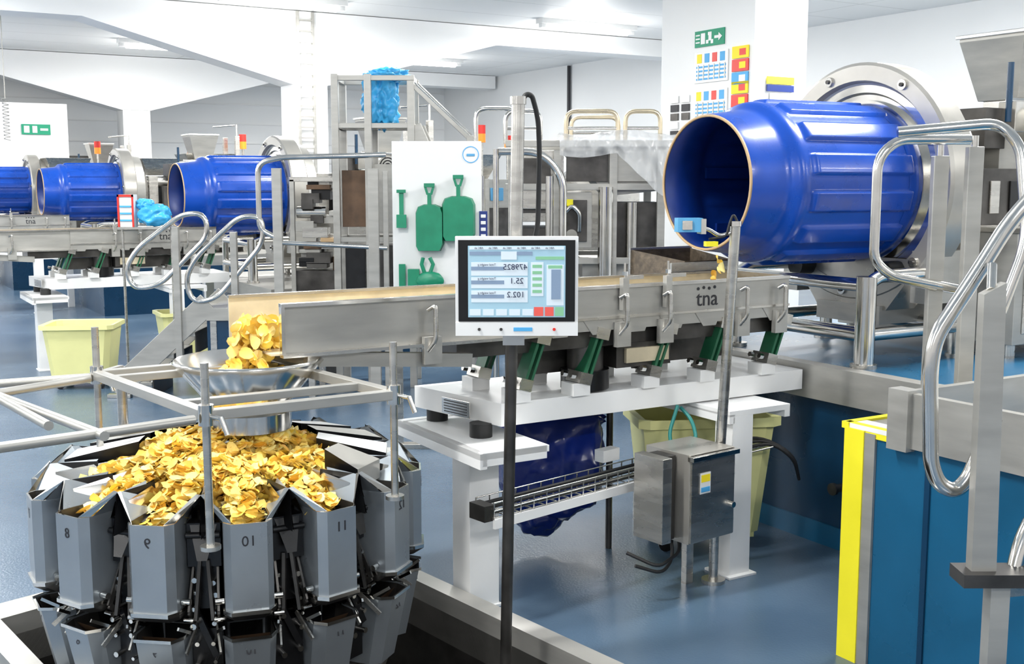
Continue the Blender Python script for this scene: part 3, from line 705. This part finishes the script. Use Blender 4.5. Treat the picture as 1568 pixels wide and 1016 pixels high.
tote('yellow_tote_bin',Matrix.Translation((-3.05,10.6,0))@Matrix.Rotation(.5,4,'Z')@Matrix.Diagonal((.9,.9,.9,1)))
b=B('blue_waste_bag'); b.blob((.17,5.02,.42),(.24,.17,.25),'blue_bag',.13,2.6,2,5,.45); b.blob((.24,5.05,.60),(.17,.14,.07),'blue_bag',.2,3,5); b.blob((.12,5.0,.2),(.12,.1,.12),'blue_bag',.2,3,9)
for x in(-.08,.44): b.cyl((x,5.05,0),(x,5.05,.66),.015,'steel_dark')
b.cyl((-.08,5.05,.66),(.44,5.05,.66),.015,'steel_dark')
b.done()

# ------------------------------------------------------------------ scoop board
b=B('scoop_board')
b.bx(-.728,-.186,7.0,7.02,.98,1.90,'white_plastic')
for x in(-.70,-.21): b.bx(x-.02,x+.02,7.02,7.06,0,1.86,'steel')
b.bx(-.74,-.17,7.0,7.08,0,.03,'steel')
b.revf([(-.003,.045),(-.003,.05)],(-.25,6.999,1.82),(0,1,0),'sky_blue',28); b.bx(-.275,-.225,6.996,6.999,1.81,1.825,'sensor_blue')
b.bx(-.2,-.15,6.99,7.0,1.3,1.48,'navy')
for i in range(4): b.bx(-.19,-.16,6.985,6.99,1.32+i*.04,1.34+i*.04,'white_plastic')
def shovel(x,zt,w,h):
    y=6.965
    b.bx(x-.032,x+.032,y-.014,y+.014,zt-.006,zt+.018,'green_plastic')
    for sx in(-.026,.026): b.beam((x+sx,y,zt),(x+sx*.4,y,zt-.05),.014,.02,'green_plastic')
    b.beam((x,y,zt-.04),(x,y,zt-.12),.024,.024,'green_plastic')
    pl=[(-w*.5,-.05),(-w*.42,-.015),(-w*.2,0),(w*.2,0),(w*.42,-.015),(w*.5,-.05),(w*.5,-h*.85),(w*.38,-h),(-w*.42,-h),(-w*.5,-h*.9)]
    n=len(pl)
    vs=[(x+p*.9,y-.035,zt-.11+q*.97-.004) for p,q in pl]+[(x+p,y+.03,zt-.11+q) for p,q in pl]
    b.add(vs,[(i,(i+1)%n,n+(i+1)%n,n+i) for i in range(n)]+[tuple(range(n)),tuple(range(n,2*n))[::-1]],'green_plastic')
shovel(-.50,1.63,.17,.28); shovel(-.325,1.68,.20,.27)
b.beam((-.67,6.97,1.60),(-.67,6.97,1.38),.026,.02,'green_plastic'); b.box((-.67,6.96,1.42),(.06,.02,.08),'green_plastic'); b.box((-.67,6.96,1.60),(.055,.02,.02),'green_plastic')
b.beam((-.67,6.97,1.16),(-.67,6.97,1.02),.04,.02,'green_plastic'); b.box((-.60,6.965,1.08),(.07,.04,.10),'green_plastic')
b.blob((-.50,6.95,1.06),(.085,.03,.055),'green_plastic',.05); b.tube([(-.50,6.95,1.1),(-.48,6.95,1.16),(-.5,6.95,1.2)],.012,'green_plastic',8); b.tube([(-.53,6.95,1.1),(-.55,6.95,1.16),(-.54,6.95,1.2)],.012,'green_plastic',8)
b.done(None,.004)

# ------------------------------------------------------------------ access stairs to the second line
b=B('access_stair')
for i in range(4):
    x=-2.98+i*.17; z=.17*(i+1); b.bx(x,x+.2,8.75,9.25,z-.035,z,'steel_matte'); b.bx(x+.19,x+.2,8.75,9.25,z-.17,z,'steel_dark')
for y in(8.73,9.27):
    b.beam((-3.08,y,.05),(-2.33,y,.74),.02,.17,'steel_matte'); b.bx(-3.13,-2.95,y-.03,y+.03,0,.03,'steel')
b.bx(-2.35,-1.5,8.72,9.28,.60,.70,'steel_matte'); b.bx(-2.35,-1.5,8.74,8.75,.2,.60,'blue_wall')
for x in(-2.3,-1.9,-1.55):
    for y in(8.76,9.24): b.bx(x-.025,x+.025,y-.025,y+.025,0,.62,'steel')
Y=8.72
def T(pts,r=.02,f=.1): b.tube([(x,Y,z) for x,z in pts],r,'steel_bright',10,fil=f)
b.tube([(-2.95,Y,1.00),(-2.86,Y,1.15),(-2.5,Y,1.42),(-2.33,Y,1.42),(-2.31,Y,1.25),(-2.70,Y,.87),(-2.90,Y,.85)],.02,'steel_bright',10,closed=True,fil=.1)
b.tube([(-2.50,Y,.92),(-2.41,Y,1.09),(-2.07,Y,1.40),(-1.90,Y,1.40),(-1.89,Y,1.2),(-2.26,Y,.77),(-2.45,Y,.74)],.02,'steel_bright',10,closed=True,fil=.1)
T([(-1.80,1.24),(-1.92,1.30),(-1.92,1.80),(-1.75,1.84),(-.95,1.86)],.021)
T([(-1.78,1.20),(-.95,1.16)],.018)
for x,z0,z1,w in((-2.56,.30,1.32,.05),(-2.12,.6,1.28,.05),(-1.78,.6,1.76,.07),(-1.05,.0,1.76,.08)): b.bx(x-w/2,x+w/2,Y-.02,Y+.03,z0,z1,'steel_matte')
b.bx(-.98,-.94,Y,Y+.04,0,1.74,'steel_matte')
b.done(None,.003)

b=B('step_tower')
for x in(-1.40,-1.14,-.80):
    for y in(9.2,9.62): b.bx(x-.028,x+.028,y-.028,y+.028,0,2.50 if x<-.9 else 2.45,'steel_matte')
for z in(2.47,2.10,1.2,.7):
    for y in(9.2,9.62): b.bx(-1.43,-.77,y-.02,y+.02,z-.02,z+.02,'steel_matte')
    for x in(-1.40,-.80): b.bx(x-.02,x+.02,9.2,9.62,z-.02,z+.02,'steel_matte')
b.bx(-1.42,-.78,9.2,9.62,2.08,2.11,'steel'); b.bx(-1.36,-1.16,9.22,9.5,1.3,1.75,'brown_machine'); b.bx(-1.10,-.84,9.25,9.55,.75,1.15,'steel_dark')
b.bx(-1.12,-.84,9.3,9.5,1.25,1.8,'steel_matte'); b.bx(-1.34,-1.18,9.2,9.4,.75,1.15,'black')
for y in(9.2,9.62):
    b.beam((-.80,y,2.43),(-.34,y,2.0),.035,.035,'steel_matte'); b.cyl((-.75,y,2.42),(-.33,y,2.02),.018,'steel_bright'); b.bx(-.36,-.30,y-.02,y+.02,0,2.02,'steel_matte')
    b.beam((-.78,y,2.10),(-.10,y,.5),.02,.12,'steel_matte')
for i in range(7): b.bx(-.78+i*.1,-.62+i*.1,9.2,9.62,1.95-i*.22,1.975-i*.22,'steel_matte')
b.done(None,.003)
b=B('light_blue_bag'); b.blob((-1.06,9.41,2.30),(.13,.13,.19),'cyan_bag',.30,4,4,5,.6); b.blob((-1.0,9.41,2.51),(.15,.12,.055),'cyan_bag',.45,5,1); b.done()
b=B('dosing_unit'); r2=random.Random(11)
b.bx(-1.90,-1.5,9.85,10.12,0,.9,'steel_dark')
for i in range(30):
    x=r2.uniform(-1.86,-1.55); z=r2.uniform(.9,1.62); w=r2.uniform(.08,.24); h=r2.uniform(.03,.12); y=r2.uniform(9.8,9.97)
    b.bx(x,min(x+w,-1.47),y,y+.15,z,z+h,r2.choice(['brown_machine','steel','steel_dark','steel_dark','steel_matte','black','tan_edge']))
for x in(-1.88,-1.5): b.bx(x-.02,x+.02,9.83,9.87,.3,1.68,'steel_matte')
b.bx(-1.90,-1.48,9.83,10.1,1.66,1.70,'steel'); b.cyl((-1.85,9.9,1.4),(-1.6,9.9,1.4),.05,'steel_bright',16)
b.done(None,.003)
b=B('bag_cart'); x=-3.36; y=10.0
b.bx(x-.07,x+.07,y,y+.1,1.27,1.55,'white_plastic'); b.bx(x-.07,x+.07,y-.01,y,1.53,1.55,'red'); b.bx(x-.07,x-.055,y-.01,y,1.27,1.55,'red'); b.bx(x+.055,x+.07,y-.01,y,1.27,1.55,'red')
for k in range(3): b.bx(x-.05,x+.05,y-.01,y,1.32+k*.06,1.335+k*.06,'sky_blue')
b.bx(x-.08,x+.38,y,y+.2,1.25,1.27,'steel')
for dx in(-.07,.36): b.cyl((x+dx,y+.1,0),(x+dx,y+.1,1.25),.012,'steel')
b.blob((x+.22,y+.1,1.37),(.13,.10,.085),'cyan_bag',.3,3,8,4,.4); b.blob((x+.14,y+.1,1.46),(.07,.06,.05),'cyan_bag',.3,3,3,4,.3); b.done()

# ------------------------------------------------------------------ central machinery behind the conveyor
b=B('stainless_transfer_machine')
for x in(.0,.35,.78,1.15):
    for y in(8.9,9.8): b.bx(x-.03,x+.03,y-.03,y+.03,0,1.9,'steel_matte')
for z in(1.95,1.62,1.05):
    for y in(8.9,9.8): b.bx(-.05,1.2,y-.025,y+.025,z-.025,z+.025,'steel_matte')
b.bx(.0,.4,8.95,9.75,1.35,1.9,'steel'); b.bx(.02,.3,8.93,8.95,1.42,1.84,'steel_dark'); b.bx(.05,.3,8.90,8.93,1.45,1.62,'steel')
b.add([(.4,8.95,1.92),(1.25,8.95,1.98),(1.25,8.95,1.6),(.75,8.95,1.55),(.4,9.75,1.92),(1.25,9.75,1.98),(1.25,9.75,1.6),(.75,9.75,1.55)],[(0,3,2,1),(4,5,6,7),(0,4,7,3),(3,7,6,2),(1,2,6,5)],'steel_matte')
b.bx(.42,.74,8.92,8.95,1.66,1.9,'steel_dark'); b.bx(.8,1.12,8.92,8.95,1.66,1.9,'steel_matte')
b.cyl((.72,8.85,.3),(.72,8.85,1.62),.058,'steel_bright',20); b.cyl((.93,8.95,.3),(.93,8.95,1.5),.045,'steel_bright',20); b.cyl((.98,9.1,.3),(.98,9.1,1.5),.035,'steel',20)
b.bx(.30,.62,8.9,9.3,1.15,1.58,'steel_matte'); b.bx(.34,.58,8.88,8.9,1.2,1.52,'steel_dark')
b.tube([(.40,8.86,1.28),(.40,8.84,1.42),(.46,8.84,1.48),(.52,8.84,1.42),(.52,8.86,1.28)],.018,'steel_bright',8,fil=.03); b.cyl((.46,8.86,1.25),(.46,8.88,1.25),.045,'steel_bright',18); b.box((.44,8.86,1.50),(.06,.02,.05),'yellow_paint')
b.bx(.55,1.2,8.95,9.6,.9,1.05,'steel_matte'); b.bx(.78,1.16,9.0,9.4,1.05,1.5,'steel_dark')
b.bx(-.05,1.2,9.0,9.7,.0,.6,'steel_dark'); b.bx(.0,.28,8.9,9.6,.95,1.3,'steel_dark')
for x0,x1,y in((-.05,.22,9.0),(.42,.82,9.0),(.88,1.15,9.0),(.5,.9,9.8)):
    b.tube([(x0,y,1.95),(x0,y,2.2),(x1,y,2.2),(x1,y,1.95)],.018,'steel_warm' if x0>.4 else 'steel_bright',10,fil=.08); b.cyl((x0,y,2.07),(x1,y,2.07),.014,'steel_bright',8)
b.tube([(-.1,8.6,1.88),(.22,8.6,1.88),(.38,8.6,1.7),(.38,8.6,.9)],.03,'steel_bright',12,fil=.15); b.cyl((.28,8.6,0),(.28,8.6,1.7),.03,'steel_bright'); b.cyl((-.12,8.6,0),(-.12,8.6,1.9),.022,'steel_bright')
b.tube([(-.22,8.5,1.7),(-.22,8.5,1.1),(-.12,8.5,1.05)],.02,'steel_bright',10,fil=.08)
b.cyl((.38,8.6,0),(.38,8.6,.95),.028,'steel_bright')
b.tube([(-.28,9.0,1.95),(-.28,9.0,2.22),(.03,9.0,2.22),(.03,9.0,1.95)],.018,'steel_bright',10,fil=.08)
b.done(None,.003)
b=B('plastic_dust_sheet')
nx,nz=90,20; vs=[]
for i in range(nx+1):
    for j in range(nz+1):
        x=.36+i/nx*.96; q=j/nz
        z=2.03+.02*math.sin(x*9)-q*(.17+.40*max(0,(x-.80)/.5)**.8); y=8.80-.06*q+.05*noise.noise(Vector((x*16,q*2.5,0)))+.03*math.sin(x*46+2*q)*(.3+q)
        vs.append((x,y,z))
b.add(vs,[(i*(nz+1)+j,(i+1)*(nz+1)+j,(i+1)*(nz+1)+j+1,i*(nz+1)+j+1) for i in range(nx) for j in range(nz)],'plastic_sheet',True)
vs=[]
for i in range(nx+1):
    for j in range(9):
        x=.36+i/nx*.96; y=8.80+j*.11; vs.append((x,y,2.03+.02*math.sin(x*9)+.02*noise.noise(Vector((x*9,y*6,0)))))
b.add(vs,[(i*9+j,(i+1)*9+j,(i+1)*9+j+1,i*9+j+1) for i in range(nx) for j in range(8)],'plastic_sheet',True)
b.done()

def cabinet(M,h=1.7,bc=True):
    b=B('packing_machine')
    b.bx(-.5,.5,-.4,.4,.1,h,'steel_matte'); b.bx(-.42,-.02,-.42,-.4,.5,h-.15,'steel'); b.bx(.05,.42,-.42,-.4,.4,h-.4,'steel_dark'); b.bx(.1,.3,-.43,-.4,h-.3,h-.12,'sensor_blue')
    for x in(-.45,.45):
        for y in(-.35,.35): b.cyl((x,y,0),(x,y,.1),.04,'steel')
    b.prism([(-.2,-.15),(.2,-.15),(.2,.15),(-.2,.15)],h,h+.35,'steel',None,[(-.35,-.3),(.35,-.3),(.35,.3),(-.35,.3)])
    b.cyl((.45,-.3,h),(.45,-.3,h+.42),.02,'steel'); b.cyl((.45,-.3,h+.42),(.45,-.3,h+.52),.05,'orange'); b.cyl((.45,-.3,h+.52),(.45,-.3,h+.62),.05,'red')
    return b.done(M,.004)
c0=cabinet(LMx(-4.3,16.2))
dup(c0,LMx(-.9,13.6)); dup(c0,LMx(-5.9,19.3)); dup(c0,LMx(-.6,16.6)); dup(c0,LMx(-3.9,19.3)); dup(c0,LMx(-7.3,18.9))
b=B('steel_tank'); tx,ty=.9,12.2
b.cyl((tx,ty,.3),(tx,ty,1.7),.45,'steel',32); b.cyl((tx,ty,1.7),(tx,ty,1.85),.45,'steel',32,.2)
for a in range(4): b.cyl((tx+.35*math.cos(a*pi/2+.7),ty+.35*math.sin(a*pi/2+.7),0),(tx+.35*math.cos(a*pi/2+.7),ty+.35*math.sin(a*pi/2+.7),.35),.04,'steel')
b.done()
def coil(name,x,y,z0,z1,r,mn):
    b=B(name); n=int((z1-z0)/.045); P=[]
    for i in range(n*8):
        w=i*pi/4; P.append((x+r*math.cos(w),y+r*math.sin(w),z0+(z1-z0)*i/(n*8)))
    b.tube(P,.005,mn,5); b.cyl((x,y,z1),(x,y,CE),.006,mn,6); b.done()
coil('coiled_air_hose',-6.62,15.2,2.2,2.75,.04,'steel_matte')

# ------------------------------------------------------------------ right-hand handrails
b=B('platform_handrail')
b.tube([(1.70,4.3,1.81),(1.43,4.3,1.81),(1.36,4.3,1.74),(1.36,4.3,1.36),(1.43,4.3,1.30),(1.70,4.3,1.25)],.019,'steel_bright',14,fil=.07)
b.tube([(1.38,4.15,1.83),(1.72,4.1,1.86),(1.78,4.05,1.78),(1.80,4.0,1.45),(1.72,4.0,1.2)],.02,'steel_bright',14,fil=.08)
for x,y,z in((1.60,4.32,1.75),(1.68,4.2,1.78)):
    b.bx(x-.028,x+.028,y-.02,y+.02,.835,z,'steel_matte'); b.cyl((x,y,z),(x,y,z+.04),.012,'steel_bright'); b.bx(x-.05,x+.05,y-.05,y+.05,.835,.845,'steel')
b.cyl((1.60,4.30,1.26),(1.42,4.30,1.30),.016,'steel_bright')
b.tube([(1.80,4.0,1.60),(2.3,3.8,1.62)],.02,'steel_bright',12)
b.done(None,.003)
b=B('stair_handrail')
b.tube([(1.50,3.0,1.78),(1.30,3.0,1.55),(1.226,3.0,1.42),(1.122,3.0,1.25),(1.11,3.0,1.16),(1.125,3.0,.90),(1.15,3.0,.845),(1.195,3.0,.825),(1.228,3.0,.86),(1.29,3.0,1.03)],.021,'steel_bright',16,fil=.06)
b.tube([(1.80,3.2,1.15),(1.55,3.05,.95),(1.36,2.95,.72),(1.33,2.93,.60)],.022,'steel_bright',14,fil=.1)
b.add([(1.20,2.88,.64),(1.265,2.88,.64),(1.25,2.88,1.40),(1.195,2.88,1.37),(1.20,2.92,.64),(1.265,2.92,.64),(1.25,2.92,1.40),(1.195,2.92,1.37)],[(0,1,2,3),(7,6,5,4),(0,3,7,4),(1,5,6,2),(3,2,6,7),(0,4,5,1)],'steel_matte')
b.cyl((1.22,2.9,1.38),(1.24,2.95,1.44),.012,'steel_bright')
b.bx(1.17,1.36,2.85,2.95,.61,.645,'steel_dark'); b.bx(1.25,1.30,2.87,2.92,0,.62,'steel_matte')
b.beam((1.28,2.9,.60),(1.68,3.0,.60),.05,.05,'steel')
b.done(None,.003)

# ------------------------------------------------------------------ world + camera
w=bpy.data.worlds.new('World'); bpy.context.scene.world=w; w.use_nodes=True
bg=w.node_tree.nodes['Background']; bg.inputs[0].default_value=(.985,.99,1,1); bg.inputs[1].default_value=.75
cam=bpy.data.cameras.new('camera'); co=bpy.data.objects.new('camera',cam); bpy.context.scene.collection.objects.link(co)
cam.sensor_width=36; cam.lens=40.2; cam.clip_start=.05; cam.clip_end=100
co.location=(0,0,1.65); co.rotation_euler=(math.radians(90-7.42),0,0)
bpy.context.scene.camera=co
sc_=bpy.context.scene
sc_.view_settings.view_transform='Standard'; sc_.view_settings.exposure=0.05; sc_.view_settings.gamma=1.0
